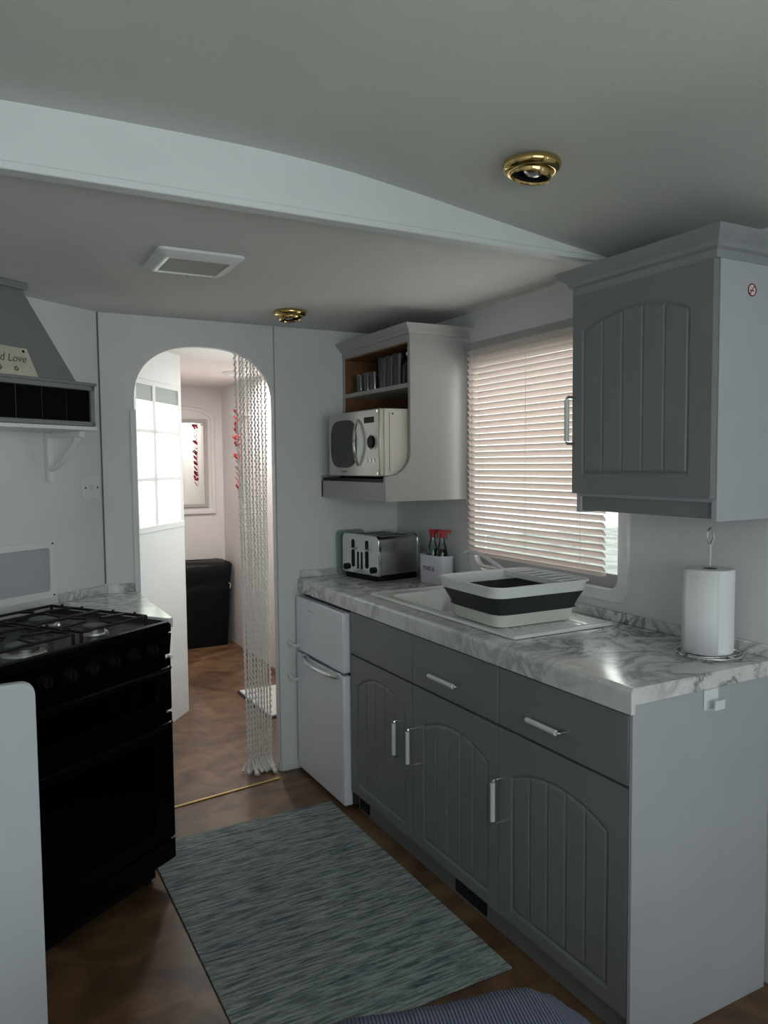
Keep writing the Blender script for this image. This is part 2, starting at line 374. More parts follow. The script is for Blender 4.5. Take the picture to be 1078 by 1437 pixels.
struct(box(XW-.02, XW, 4.35, YH, 0, 2.05).box(XW-.02, XW, 3.40, 3.55, 0, 2.05).box(XW-.02, XW, 3.55, 4.35, 0, 1.0).box(XW-.02, XW, 3.55, 4.35, 1.82, 2.05), 'wall_hall_right', M['hallwall'])
w = struct(ring_prism(MB(), rr(3.52, 4.38, .97, 1.85, .05), rr(3.58, 4.32, 1.03, 1.79, .04), XW-.032, XW+.05, 'x'), 'window_5_added', M['trim'])  # unseen window, added to brighten the porch wall
box(XW+.035, XW+.041, 3.57, 4.33, 1.02, 1.80).build('pane', M['pane'], w)
# joints and trims
struct(box(.484, .490, YE-.004, YE, .945, ZC), 'trim_4', M['seam'])
struct(box(1.236, 1.240, YE-.003, YE, 1.25, ZC), 'trim_5', M['greyline'])
struct(box(1.236, 1.239, YE-.003, YE, .05, 1.25), 'trim_6', M['greyline'])
struct(box(.602, .626, YE-.012, YE, .02, 1.66), 'trim_7', M['beam'], bevel=.003)
struct(box(1.236, XW, YE-.012, YE, 0, .045), 'baseboard_back', M['wall'], bevel=.003)
struct(box(XL, XW, -8, 12, -.75, -.7).box(XW+.1, 30, -12, 18, -.75, -.7).box(-20, XL-.1, -12, 18, -.75, -.7).box(XL-.2, XW+.2, -16, -8, -.75, -.7), 'ground', M['grass'])

# ------------------------------------------------------------------ grooved arched doors (height field front)
def door_mesh(w, h, l, r, b, zs, zp, planks=5, t=.020):
    """local: y to the right across the front 0..w, z 0..h, front towards -x. arch panel from l..w-r, bottom b, spring zs, peak zp"""
    px0, px1 = l, w-r; pc = (px0+px1)/2; hw = (px1-px0)/2
    rad = (hw*hw+(zp-zs)**2)/(2*(zp-zs)); cz = zp-rad
    def sd(y, z):
        d = max(px0-y, y-px1, b-z)
        dc = sqrt((y-pc)**2+(z-cz)**2)-rad
        return max(d, dc)
    pw = (px1-px0)/planks
    def dep(y, z):
        s = sd(y, z); v = 0
        if s < .009:
            if s > -.006: v = .0062*(.5+.5*cos(pi*min(1, abs(s-.0015)/.0075)))
            if s < -.001:
                g = abs(((y-px0)/pw+.5) % 1-.5)*pw
                k = round((y-px0)/pw)
                gv = .0045*max(0, 1-g/.0042) if 0 < k < planks else 0
                v = max(v, .0015+gv)
        return v
    ny = max(2, int(w/.0027)); nz = max(2, int(h/.0042)); vs = []; fs = []
    for j in range(nz+1):
        for i in range(ny+1):
            y = w*i/ny; z = h*j/nz; vs.append((dep(y, z), y, z))
    for j in range(nz):
        for i in range(ny): a = j*(ny+1)+i; fs.append((a, a+ny+1, a+ny+2, a+1))
    k = len(vs); vs += [(t, 0, 0), (t, w, 0), (t, w, h), (t, 0, h)]
    W = ny+1
    fs += [tuple([k, k+1]+[i for i in range(ny, -1, -1)]), tuple([k+3]+[nz*W+i for i in range(W)]+[k+2]), (k, k+3, k+2, k+1),
           tuple([k]+[j*W for j in range(nz+1)]+[k+3]), tuple([k+1, k+2]+[j*W+ny for j in range(nz, -1, -1)])]
    return vs, fs
def bar_handle(parent, p, q, off=.03, name='handle', m='handle'):
    """p,q ends on the face plane (local coords of parent), standing off towards -x"""
    p = Vector(p); q = Vector(q); o = Vector((-off, 0, 0)); t = (q-p).normalized()
    mb = MB(); mb.tube([p+t*.012, p+t*.012+o*.85, p+t*.015+o*.97, p+t*.02+o, q-t*.02+o, q-t*.015+o*.97, q-t*.012+o*.85, q-t*.012], .0042)
    h = mb.build(name, M['chrome'], parent)
    g = MB(); g.tube([p+o+t*.02, q+o-t*.02], .0075, 10); g.build('grip', M[m], h)
    return h

# ------------------------------------------------------------------ base cabinets
XF = 1.345; BZ = .085; DT = .66; TOPZ = .832
def base_unit(y0, y1, label, a, handles, drawer_handle, endpanel=False, vent=None, first=False):
    t = thing('base_cabinet', label, 'cabinet', (XF, y0, 0), 0, 'grey base cabinets under the marble worktop')
    w = y1-y0
    c = MB(); c.box(.021, .50, .0, .016, BZ, .858).box(.021, .50, w-.016, w, BZ, .858).box(.03, .50, .016, w-.016, BZ, BZ+.016).box(.49, .505, .0, w, BZ, .858)
    c.box(.021, .035, .016, w-.016, .835, .858)
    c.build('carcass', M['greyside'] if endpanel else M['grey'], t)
    p = MB().box(.032, .046, 0.0, w, 0, BZ).box(.046, .49, w-.016, w, 0, BZ); p.build('plinth', M['grey'], t)
    if endpanel:
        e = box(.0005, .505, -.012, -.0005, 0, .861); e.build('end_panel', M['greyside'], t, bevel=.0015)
    g = .003
    vs, fs = door_mesh(w-g, DT-BZ-.006, *a)
    mb = MB(); mb.X = Matrix.Translation((0, g/2, BZ)); mb.add(vs, fs); dd = mb.build('door', M['grey'], t, smooth=50)
    mb = MB().box(0, .020, g/2, w-g/2, DT, TOPZ)
    dr = mb.build('drawer', M['grey'], t, bevel=.003)
    if handles is not None: bar_handle(dd, (0, handles, .36), (0, handles, .515), name='handle')
    if drawer_handle: bar_handle(dr, (0, drawer_handle[0], .728), (0, drawer_handle[1], .728))
    if vent:
        v = MB().box(.028, .034, vent[0], vent[1], .012, .078)
        ve = v.build('plinth_vent', M['hole'], t)
        s = MB(); 
        for k in range(7): s.box(.0265, .029, vent[0]+.004, vent[1]-.004, .017+k*.009, .020+k*.009)
        s.build('louvre', M['dgrey'], ve)
    return t
y3, y2, y1, y0 = 2.770, 2.272, 1.779, 1.275
aw = lambda w: (.065, .065, .047, .44, .485)
base_unit(y0, y1, 'grey base cabinet nearest the camera, its right side exposed under the worktop hook', (.070, .066, .047, .435, .478), y1-y0-.012, (.20, .358), True)
base_unit(y1, y2, 'middle grey base cabinet with drawer, floor vent below its grooved door', (.058, .075, .045, .44, .482), y2-y1+.0-.012-.0, (.174, .36), vent=(.10, .27))
base_unit(y2, y3, 'grey base cabinet beside the fridge with a plain handleless top panel', (.06, .066, .05, .45, .508), .086, None, vent=(.40, .478))

# ------------------------------------------------------------------ worktop with cut-out for the sink
def wt_strip(mb, y0, y1, x0, x1, front=True):
    z0, z1 = .862, .902
    if front:
        p = [(x1, z0), (x1, z1)] + [(x0+.014-.014*sin(a), z1-.014+.014*cos(a)) for a in [pi/2*k/6 for k in range(7)]] + [(x0, z0-.022), (x0+.012, z0-.022), (x0+.014, z0)]
    else: p = [(x1, z0), (x1, z1), (x0, z1), (x0, z0)]
    mb.prism(p, y0, y1, 'y')
mb = MB()
SX0, SX1, SY0, SY1 = 1.405, 1.812, 1.782, 2.706
HX0, HX1, HY0, HY1 = 1.44, 1.76, 2.20, 2.64
wt_strip(mb, 1.258, YE-.001, 1.333, HX0)
mb.box(HX0, XW-.001, 1.258, HY0, .862, .902).box(HX0, XW-.001, HY1, YE-.001, .862, .902).box(HX1, XW-.001, HY0, HY1, .862, .902)
wt = thing('worktop', 'long grey veined marble effect worktop over the base cabinets', 'worktop', (0, 0, 0))
mb.build('slab', M['marble'], wt, smooth=40)
u = MB().box(XW-.014, XW-.0005, 1.262, YE-.002, .902, .935).box(1.345, XW-.014, YE-.014, YE-.0005, .902, .935); u.build('upstand', M['marble'], wt, bevel=.003)

# sink: height field
def sink_z(x, y):
    z = .9105
    # raised rim
    e = min(x-SX0, SX1-x, y-SY0, SY1-y)
    if e < .012: z = .9035+.009*sin(pi/2*min(1, e/.008)) if e < .008 else .9125
    else: z = .9085
    bx = max(HX0+.012-x, x-HX1+.012); by = max(HY0+.012-y, y-HY1+.012)
    # rounded basin
    cx, cy = (HX0+HX1)/2, (HY0+HY1)/2; hx, hy = (HX1-HX0)/2-.010, (HY1-HY0)/2-.010; r = .05
    qx, qy = abs(x-cx)-(hx-r), abs(y-cy)-(hy-r)
    sd = sqrt(max(qx, 0)**2+max(qy, 0)**2)+min(max(qx, qy), 0)-r
    if sd < 0: z = .9085-.13*min(1, (-sd/.028))**.6
    # drainer flutes
    if SY0+.035 < y < HY0-.05 and SX0+.05 < x < SX1-.045:
        f = (x-SX0-.05)/.030
        z = .9065+.004*abs(sin(pi*f))*min(1, (y-SY0-.035)/.02)*min(1, (HY0-.05-y)/.02)
    return z
st = thing('kitchen_sink', 'white inset sink with ribbed drainer let into the marble worktop', 'sink', (SX0, SY0, .902))
nx, ny = 82, 186; vs = []; fs = []
for j in range(ny+1):
    for i in range(nx+1):
        x = SX0+(SX1-SX0)*i/nx; y = SY0+(SY1-SY0)*j/ny; vs.append((x-SX0, y-SY0, sink_z(x, y)-.902+.0006))
for j in range(ny):
    for i in range(nx): a = j*(nx+1)+i; fs.append((a, a+1, a+nx+2, a+nx+1))
o = MB().add(vs, fs).build('basin', M['sink'], st, smooth=60)
MB().lathe([(0, .002), (.030, .002), (.034, 0), (.036, -.003)], (HX0-SX0+.16, HY0-SY0+.22, -.124+.0035), 20).build('plug_hole', M['chrome'], st)
# tap
tp = thing('mixer_tap', 'white arched tap behind the sink in front of the blind', 'tap', (1.785, 2.27, .9125))
MB().lathe([(0, 0), (.026, 0), (.026, .008), (.018, .014), (.016, .06), (.012, .075), (0, .078)], n=20).build('base', M['trim'], tp)
pts = []; 
for k in range(17):
    u_ = k/16; pts.append((0+.01*u_, .0+.335*u_, .07+.088*sin(min(1, u_*1.06)*pi*.5)**.85 - (0 if u_ < .9 else .012*(u_-.9)/.1)))
MB().tube(pts, [.0095-.002*k/16 for k in range(17)], 10).build('spout', M['trim'], tp)
MB().tube([(0, .03, .075), (.0, .12, .088), (0, .20, .095)], [.007, .006, .005]).build('lever', M['chrome'], tp)

# ------------------------------------------------------------------ dish rack
def rring(x0, x1, y0, y1, r, z, n=6): return [(x, y, z) for x, y in rr(x0, x1, y0, y1, r, n)]
def tray(mb, levels, r=.04, th=.003):
    out = [rring(-a, a, -b, b, r, z) for a, b, z in levels]
    inn = [rring(-a+th, a-th, -b+th, b-th, r-th*.6, z) for a, b, z in levels][::-1]
    return mb.loft(out+inn, False, False)
dr = thing('dish_rack', 'white collapsible dish drainer with dark grey band on the sink drainer', 'dish rack', (1.592, 2.03, .913), R(-1))
b = MB(); b.loft([rring(-.154, .154, -.134, .134, .04, 0), rring(-.162, .162, -.142, .142, .04, .040), rring(-.150, .150, -.130, .130, .04, .040)], True, True)
b.build('base', M['creampl'], dr)
b = MB(); tray(b, [(.164, .146, .040), (.170, .150, .058), (.188, .168, .098)], r=.045); b.box(-.156, .156, -.138, .138, .0405, .044); b.build('folding_band', M['dgrey'], dr)
b = MB(); tray(b, [(.190, .170, .098), (.194, .174, .126), (.201, .181, .128), (.201, .181, .133)], r=.05, th=.010)
b.build('rim', M['white'], dr)
b = MB()
b.box(.085, .093, -.168, .168, .112, .130)
for k in range(6): yy = -.12+.048*k; b.tube([(.092, yy, .128), (.19, yy, .128)], .003, 6)
b.build('cutlery_rack', M['white'], dr)

# ------------------------------------------------------------------ fridge freezer
FY0, FY1, FX = 2.782, 3.284, 1.318
fr = thing('fridge_freezer', 'small white two door fridge freezer under the far end of the worktop', 'fridge freezer', (FX, FY0, 0))
FW = FY1-FY0
MB().box(.045, .52, .004, FW-.004, .012, .845).build('body', M['seal'], fr, bevel=.003)
for yy in (.04, FW-.04):
    for xx in (.08, .47): MB().cyl((xx, yy, 0), .018, .013).build('foot', M['matblack'], fr)
def fdoor(z0, z1): return MB().box(0, .040, 0, FW, z0, z1)
ud = fdoor(.572, .822).build('freezer_door', M['fridge'], fr, bevel=.006)
ld = fdoor(.016, .560).build('fridge_door', M['fridge'], fr, bevel=.006)
def bow(mb, z, bw=.024, y0=.035, y1=None):
    y1 = y1 or FW-.075; pts = []
    for k in range(13):
        u_ = k/12; pts.append((-.006-bw*sin(pi*u_)**.6, y0+(y1-y0)*u_, z))
    mb.tube(pts, .0105, 8); return mb
bow(MB(), .552, y1=.40, bw=.028).build('handle', M['chrome'], ld)
for d_, z in ((ud, .597), (ld, .440)):
    mb = MB(); mb.tube([(0, FW-.035, z), (-.030, FW-.04, z), (-.034, FW-.02, z+.004), (-.034, FW+.015, z+.012)], .0075); mb.build('handle', M['trim'], d_)
mb = MB().box(-.002, .001, .02, .42, .5635, .5685); mb.build('trim_strip', M['chrome'], fr)
MB().box(-.0015, 0, .30, .36, .772, .780).build('badge', M['steel'], ud)

# ------------------------------------------------------------------ wall cabinet
UX = 1.60; UY0, UY1 = 1.262, 1.756
uc = thing('wall_cabinet', 'grey wall cabinet with arched grooved door above the kitchen roll', 'wall cabinet', (UX, UY0, 0))
UW = UY1-UY0; UD = XW-UX
mb = MB().box(.022, UD-.0008, 0, .016, 1.277, 1.935).box(.022, UD-.0008, UW-.016, UW, 1.277, 1.935).box(.022, UD-.001, .016, UW-.016, 1.325, 1.341).box(.022, UD-.001, .016, UW-.016, 1.915, 1.933)
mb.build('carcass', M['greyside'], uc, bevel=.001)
MB().box(.030, .046, .016, UW-.016, 1.283, 1.334).build('pelmet', M['grey'], uc)
vs, fs = door_mesh(UW-.006, .582, .075, .047, .064, .473, .512)
mb = MB(); mb.X = Matrix.Translation((0, .003, 1.335)); mb.add(vs, fs); dd = mb.build('door', M['grey'], uc, smooth=50)
bar_handle(dd, (0, UW-.012, 1.470), (0, UW-.012, 1.632))
def crown(parent, x0, y0, y1, xb, zb, zt, ov, both=True, m='grey', yb=None):
    """flared cornice around front (-x), right (-y) and left (+y)"""
    steps = [(0, 0), (.3, .0), (.38, .22), (.55, .35), (.8, .8), (1, 1)]
    rings = []
    for hz, o in steps:
        z = zb+(zt-zb)*hz; q = ov*o; L = y1+(q if both else 0)
        rings.append([(x0-q, y0-q, z), (xb, y0-q, z), (xb, L, z), (x0-q, L, z)])
    return MB().loft(rings).build('cornice', m, parent, smooth=20)
crown(uc, .004, -.002, UW+.002, UD-.0008, 1.918, 1.985, .040, m=M['greymid'])
# no smoking sticker
ns = thing('no_smoking_sticker', 'round red and white no smoking sticker on the wall cabinet side', 'sticker', (1.738, UY0-.0016, 1.852))
MB().cyl((0, .0006, 0), .0150, .0006, 'y', 32).build('disc', M['stickw'], ns)
mb = MB(); mb.lathe([(.0130, .0), (.0160, .0), (.0160, .0008), (.0130, .0008)], (0, -.0002, 0), 32, 'y', True)
mb2 = MB(); mb2.X = Matrix.Rotation(R(-50), 4, 'Y'); mb.X = mb2.X; mb.box(-.014, .014, -.0002, .0006, -.0012, .0012); mb.X = Matrix.Rotation(R(5), 4, 'Y'); mb.box(-.009, .0085, -.0001, .0006, -.0028, -.0005); mb.X = Matrix()
mb.tube([(-.006, 0, .002), (-.002, 0, .005), (-.004, 0, .009)], .0004, 5); mb.build('symbol', M['stickr'], ns)

# ------------------------------------------------------------------ open shelf unit in the corner
KX, KY0, KY1 = 1.580, 2.672, YE-.001
su = thing('microwave_shelf_unit', 'off white open wall unit in the corner with curved cut-away sides', 'shelf unit', (0, 0, 0))
xf = 1.463; zb, zt = 1.275, 1.93
side = [(XW-.001, zb), (XW-.001, zt), (KX, zt), (KX, 1.475)] + [(KX-.105*(1-cos(a)), 1.475-.098*sin(a)) for a in [pi/2*k/10 for k in range(1, 11)]] + [(xf, 1.374), (xf, zb)]
mb = MB().prism(side, KY0, KY0+.018, 'y'); mb.build('side_panel', M['cream'], su, bevel=.001)
sidel = [(XW-.03, zb), (XW-.03, zt), (KX, zt), (KX, 1.475)] + side[4:]
MB().prism(sidel, KY1-.016, KY1-.001, 'y').build('side_panel', M['cream'], su)
MB().box(KX+.006, XW-.012, KY1-.020, KY1-.0165, 1.36, zt).box(XW-.012, XW-.004, KY0+.018, KY1-.02, 1.30, zt).box(KX+.01, XW-.012, KY0+.0185, KY0+.022, 1.39, zt).box(KX+.004, XW-.012, KY0+.022, KY1-.02, 1.912, 1.918).build('lining', M['wood'], su)
MB().box(KX+.002, XW-.012, KY0+.022, KY1-.02, 1.736, 1.754).build('shelf', M['cream'], su)
MB().box(xf+.002, XW-.012, KY0+.018, KY1-.016, 1.352, 1.366).build('base_shelf', M['matblack'], su)
MB().box(xf, xf+.014, KY0+.018, KY1-.002, 1.277, 1.352).build('front_rail', M['cream'], su, bevel=.001)
MB().box(KX, KX+.014, KY0+.018, KY1-.016, 1.918, 1.935).build('top_rail', M['cream'], su)
crown(su, KX-.002, KY0-.002, KY1-.001, XW-.001, 1.928, 1.985, .034, both=False, m=M['cream'])
# glasses
def tumbler(r, h, r2=None):
    r2 = r2 or r*.86
    return [(0, .004), (r2-.002, .005), (r-.0015, h), (r, h), (r2, 0), (0, 0)]
def glass(x, y, r, h, label, group, name='tumbler'):
    o = MB().lathe(tumbler(r, h), n=20).build(name, M['tumbler']); o.location = (x, y, 1.7545); tag(o, label, 'glass', group); return o
g1 = glass(1.635, 3.215, .028, .085, 'short clear tumbler, leftmost on the top shelf of the corner unit', 'short tumblers on the corner shelf')
for (x, y, lb) in ((1.632, 3.138, 'short clear tumbler, second from the left on the corner unit shelf'), (1.63, 3.070, 'short clear tumbler directly left of the tall glasses in the corner unit')):
    o = g1.copy(); COL.objects.link(o); o.location = (x, y, 1.7545); o['label'] = lb
g2 = glass(1.64, 2.99, .031, .135, 'tall clear glass, leftmost of the three tall ones in the corner unit', 'tall glasses on the corner shelf', 'tall_glass')
for (x, y, lb) in ((1.635, 2.915, 'tall clear glass, middle of the three tall ones in the corner unit'), (1.63, 2.84, 'tall clear glass beside the stoppered bottle in the corner unit')):
    o = g2.copy(); COL.objects.link(o); o.location = (x, y, 1.7545); o['label'] = lb
bt = thing('glass_bottle', 'small clear bottle with pale stopper at the right end of the glasses shelf', 'bottle', (1.628, 2.757, 1.7545))
MB().lathe([(0, 0), (.026, 0), (.028, .01), (.028, .08), (.012, .105), (.011, .12), (0, .12)], n=20).build('body', M['tumbler'], bt)
MB().lathe([(0, .118), (.014, .118), (.015, .130), (.007, .136), (.009, .150), (0, .156)], n=16).build('stopper', M['handle'], bt)

# ------------------------------------------------------------------ microwave
mw = thing('microwave', 'cream microwave oven with silver front on the corner wall unit', 'microwave', (1.452, 2.700, 1.3665), R(0))
MWW, MWH, MWD = .485, .283, .33
mb = MB().box(.022, MWD, 0, MWW, .010, MWH); mb.build('casing', M['microw'], mw, bevel=.004)
fp = MB().box(0, .0215, .0, MWW, .010, MWH).build('front_panel', M['microf'], mw, bevel=.005)
def soval(cy, cz, a, b, p=3.4, n=48): return [(cy+a*math.copysign(abs(cos(2*pi*k/n))**(2/p), cos(2*pi*k/n)), cz+b*math.copysign(abs(sin(2*pi*k/n))**(2/p), sin(2*pi*k/n))) for k in range(n)]
MB().prism(soval(.330, .148, .127, .103), -.002, .001, 'x').build('door_window', M['darkglass'], fp)
mb = MB(); pts = [(-.003-.024*sin(pi*k/12)**.7, .182-.008*sin(pi*k/12), .055+.19*k/12) for k in range(13)]; mb.tube(pts, .006, 8); mb.build('handle', M['chrome'], fp)
MB().lathe([(.026, 0), (.024, -.012), (0, -.013)], (0, .060, .150), 24, 'x').build('dial', M['matblack'], fp)
mb = MB().lathe([(.031, .0005), (.034, -.002), (.031, -.003), (.029, -.0005)], (0, .060, .150), 28, 'x', True); mb.build('dial_ring', M['chrome'], fp)
MB().box(-.0015, .001, .045, .13, .228, .252).build('display', M['matblack'], fp)
for k in range(3): MB().cyl((-.0025, .045+.03*k, .075), .007, .004, 'x', 12).build('button', M['steel'], fp)
for (yy, zz) in ((.012, .022), (.012, .272), (.473, .022), (.473, .272)): MB().cyl((-.003, yy, zz), .006, .004, 'x', 12).build('corner_stud', M['chrome'], fp)
MB().box(-.001, .0, .30, .35, .026, .031).build('badge', M['ink'], fp)
for yy in (.04, MWW-.04):
    for xx in (.05, .28): MB().cyl((xx, yy, 0), .012, .011).build('foot', M['matblack'], mw)
MB().box(.045, .047, -.0008, .0, .03, .27).cyl((.062, -.0012, .262), .004, .002, 'y', 10).build('side_seam', M['seal'], mw)

# ------------------------------------------------------------------ toaster
to = thing('toaster', 'chrome four slice toaster on a black base in the worktop corner', 'toaster', (1.587, 2.972, .9025), R(10))
TL, TW = .245, .270     # local x: length to the right, y: depth
mb = MB().rrect(.005, TL-.005, .005, TW-.005, 0, .028, .02); mb.build('base', M['matblack'], to)
def body_profile(y0, y1, z0, z1, r): return [(y0, z0)] + [(y0+r-r*cos(a), z1-r+r*sin(a)) for a in [pi/2*k/6 for k in range(7)]] + [(y1-r+r*sin(a), z1-r+r*cos(a)) for a in [pi/2*k/6 for k in range(7)]] + [(y1, z0)]
MB().prism(body_profile(0, TW, .028, .199, .022), .018, TL-.018, 'x').build('shell', M['steel'], to)
e1 = MB().prism(body_profile(-.003, TW+.003, .024, .204, .026), 0, .018, 'x').build('end_cap', M['chrome'], to, bevel=.003)
MB().prism(body_profile(-.003, TW+.003, .024, .204, .026), TL-.018, TL, 'x').build('end_cap', M['chrome'], to, bevel=.003)
for yy in (.083, .187): MB().rrect(yy-.012, yy+.012, .052, .180, -.0012, .001, .011, axis='x').build('lever_slot', M['hole'], e1)
for yy in (.122, .150): MB().rrect(yy-.006, yy+.006, .045, .125, -.0012, .001, .005, axis='x').build('indicator_slot', M['hole'], e1)
for yy in (.083, .187): MB().box(-.016, .0, yy-.013, yy+.013, .132, .142).build('lever', M['chrome'], e1)
for yy in (.035, .235): MB().cyl((-.012, yy, .050), .014, .013, 'x', 18).build('dial', M['matblack'], e1)
for yy in (.055, .105, .165, .215): MB().box(.035, TL-.035, yy-.013, yy+.013, .1986, .1998).build('bread_slot', M['hole'], to)
gb = MB().rrect(0, .15, 0, .212, -.002, .002, .022).build('chopping_board', M['glassboard'])
gb.location = (1.526, 3.274, .9045); gb.rotation_euler = (R(88), 0, 0); tag(gb, 'greenish glass chopping board leaning on the wall behind the toaster', 'chopping board')

# ------------------------------------------------------------------ caddy with two sprays
cd = thing('caddy', 'white oval tin caddy with lettering beside the toaster holding spray bottles', 'caddy', (1.800, 2.828, .9025), R(99))
mb = MB(); L = [rring(-.084, .084, -.040, .040, .036, 0, 8), rring(-.087, .087, -.043, .043, .040, .125, 8), rring(-.085, .085, -.041, .041, .038, .125, 8), rring(-.082, .082, -.038, .038, .034, .004, 8)]
mb.loft(L); mb.build('tin', M['caddy'], cd)
text_mesh('lettering', 'THIS &', .027, M['lettering'], cd, Matrix.Translation((0.004, .0436, .066)) @ Matrix.Rotation(pi, 4, 'Z') @ Matrix.Rotation(R(90), 4, 'X'))
def spray(x, y, rz, label, liq):
    t = thing('spray_bottle', label, 'spray bottle', (x, y, .925), rz, 'spray bottles in the caddy')
    MB().lathe([(0, 0), (.024, 0), (.026, .01), (.026, .10), (.020, .135), (.012, .165), (.012, .18), (0, .18)], n=20).build('bottle', M['bottle'], t)
    MB().lathe([(0, .003), (.022, .003), (.0235, .01), (.0235, .10), (.019, .128), (0, .128)], n=20).build('liquid', M[liq], t)
    mb = MB(); mb.cyl((0, 0, .178), .012, .020).box(-.014, .012, -.009, .009, .194, .212).box(.012, .040, -.006, .006, .199, .211).tube([(.016, 0, .199), (.022, 0, .185), (.020, 0, .172)], .003)
    mb.build('trigger_head', M['red'], t, bevel=.002)
spray(1.797, 2.852, R(-50), 'green spray bottle with red trigger standing in the white caddy', 'green')
spray(1.806, 2.792, R(-35), 'dark spray bottle with red trigger, window side of the white caddy', 'matblack')

# ------------------------------------------------------------------ kitchen roll and holder
kh = thing('kitchen_roll_holder', 'wire kitchen roll holder with looped top standing on the worktop end', 'roll holder', (1.757, 1.385, .9025))
mb = MB(); mb.tube([(0, 0, .006), (0, 0, .30)], .0032)
mb.tube([(-.002, 0, .30), (-.013, 0, .318), (-.012, 0, .336), (0, 0, .345), (.012, 0, .336), (.013, 0, .318), (.002, 0, .30)], .0026)
mb.build('rod', M['chrome'], kh)
mb = MB(); mb.tube([(.085*cos(a), .085*sin(a), .005) for a in [2*pi*k/36 for k in range(36)]], .0035, 8, True)
mb.tube([(-.085, 0, .005), (.085, 0, .005)], .003).tube([(0, -.085, .005), (0, .085, .005)], .003)
mb.tube([(.095*cos(a)+.03, .06*sin(a)-.0, .004) for a in [2*pi*k/28 for k in range(28)]], .003, 8, True)
mb.build('base_ring', M['chrome'], kh)
kr = MB(); kr.lathe([(.020, 0), (.060, 0), (.063, .004), (.063, .222), (.060, .226), (.020, .226)], n=40, closed=True)
o = thing('kitchen_roll', 'white paper kitchen roll on the wire holder', 'kitchen roll', (1.757, 1.385, .912))
kr.build('paper_roll', M['paper'], o); MB().lathe([(.0185, .001), (.0200, .001), (.0200, .2255), (.0185, .2255)], n=20, closed=True).build('cardboard_core', M['ink'], o)
fl = MB(); ps = [(-.0635*cos(R(a)), -.0635*sin(R(a))) for a in (60, 45, 30, 15, 0)] + [(-.0655, .018), (-.067, .034)]
v1 = [(x*1.012, y*1.012, .0) for x, y in ps]; v2 = [(x*1.012, y*1.012, .224) for x, y in ps]
n_ = len(ps); fl.add(v1+v2, [(i, i+1, n_+i+1, n_+i) for i in range(n_-1)]); s_ = fl.build('loose_sheet', M['paper'], o)
sm_ = s_.modifiers.new('thickness', 'SOLIDIFY'); sm_.thickness = .0008
# hook under the worktop
hk = thing('wall_hook', 'white plastic hook on the cabinet end panel below the worktop', 'hook', (1.612, 1.2625, .86))
MB().box(-.026, .026, -.003, .0, -.052, .0).build('plate', M['white'], hk, bevel=.001)
mb = MB().prism([(-.003, -.052), (-.028, -.046), (-.030, -.022), (-.026, -.022), (-.0245, -.043), (-.003, -.047)], -.018, .018, 'x'); mb.build('hook', M['white'], hk)

# ------------------------------------------------------------------ venetian blind
vb = thing('venetian_blind', 'cream venetian blind lowered over the window above the sink', 'blind', (XW-.045, 1.845, 1.06))
BL = .775; mb = MB(); ns_ = 34; pitch = (1.872-1.075)/(ns_-1)
for k in range(ns_):
    zc_ = .015+k*pitch; tl = R(52); hw = .0125; th = .0006; rings = []
    for yy in (0.0, BL):
        up_, dn = [], []
        for q in range(5):
            u_ = -1+q*.5; cr_ = .0022*(1-u_*u_)
            # room side edge high, window side edge low
            xx = u_*hw*cos(tl)+cr_*sin(tl); zz = -u_*hw*sin(tl)+cr_*cos(tl)
            up_.append((xx, yy, zc_+zz)); dn.append((xx-th*sin(tl), yy, zc_+zz-th*cos(tl)))
        rings.append(up_+dn[::-1])
    mb.loft(rings)
mb.build('slats', M['slat'], vb, smooth=60)
MB().box(-.014, .014, -.004, BL+.004, 1.886-1.06, 1.912-1.06).build('head_rail', M['cream'], vb, bevel=.002)
MB().box(-.011, .011, 0, BL, -.008, .004).build('bottom_rail', M['slat'], vb, bevel=.002)
for yy in (.10, .39, .68):
    for xx in (-.0125, .0125): MB().tube([(xx, yy, 0), (xx, yy, .84)], .0008, 5).build('ladder_cord', M['white'], vb)
MB().tube([(-.020, BL-.022, .835), (-.021, BL-.020, .18)], .0022, 6).build('tilt_wand', M['greyline'], vb)
MB().tube([(-.018, BL-.055, .83), (-.018, BL-.055, .25)], .0011, 5).build('pull_cord', M['white'], vb)

# ------------------------------------------------------------------ ceiling fittings
def downlight(x, y, zc_, tilt, label, ang):
    t = thing('downlight', label, 'ceiling light', (x, y, zc_), ang, 'brass downlights in the ceiling')
    mb = MB().lathe([(.054, -.0005), (.066, -.001), (.068, -.007), (.064, -.018), (.054, -.025), (.0485, -.022), (.050, -.010)], n=64, closed=True); mb.build('bezel', M['brass'], t, smooth=75)
    X = Matrix.Translation((0, 0, -.014)) @ Matrix.Rotation(tilt, 4, 'Y')
    mb = MB(); mb.X = X; mb.lathe([(.044, -.022), (.0475, -.018), (.049, -.004), (.047, .010), (.042, .010), (.042, -.020)], n=56, closed=True); mb.build('eyeball', M['brass'], t, smooth=75)
    mb = MB(); mb.X = X; mb.lathe([(0, .012), (.0415, .012), (.0415, -.016), (.0405, -.016), (.040, .008), (0, .008)], n=30); mb.build('cup', M['hole'], t)
    mb = MB(); mb.X = X; mb.lathe([(0, -.018), (.010, -.0165), (.020, -.012), (.026, -.004), (.020, .006), (0, .007)], (.006, 0, 0), n=24); mb.build('bulb', M['mirbulb'], t)
downlight(1.172, 1.425, vz(1.172)-.003, R(10), 'brass eyeball downlight in the near sloping ceiling', R(-35))
downlight(1.182, 2.955, ZC, R(6), 'small brass downlight in the far flat ceiling near the archway', R(140))
ev = thing('ceiling_vent', 'white square extractor vent cover on the far ceiling', 'vent', (.63, 2.357, ZC))
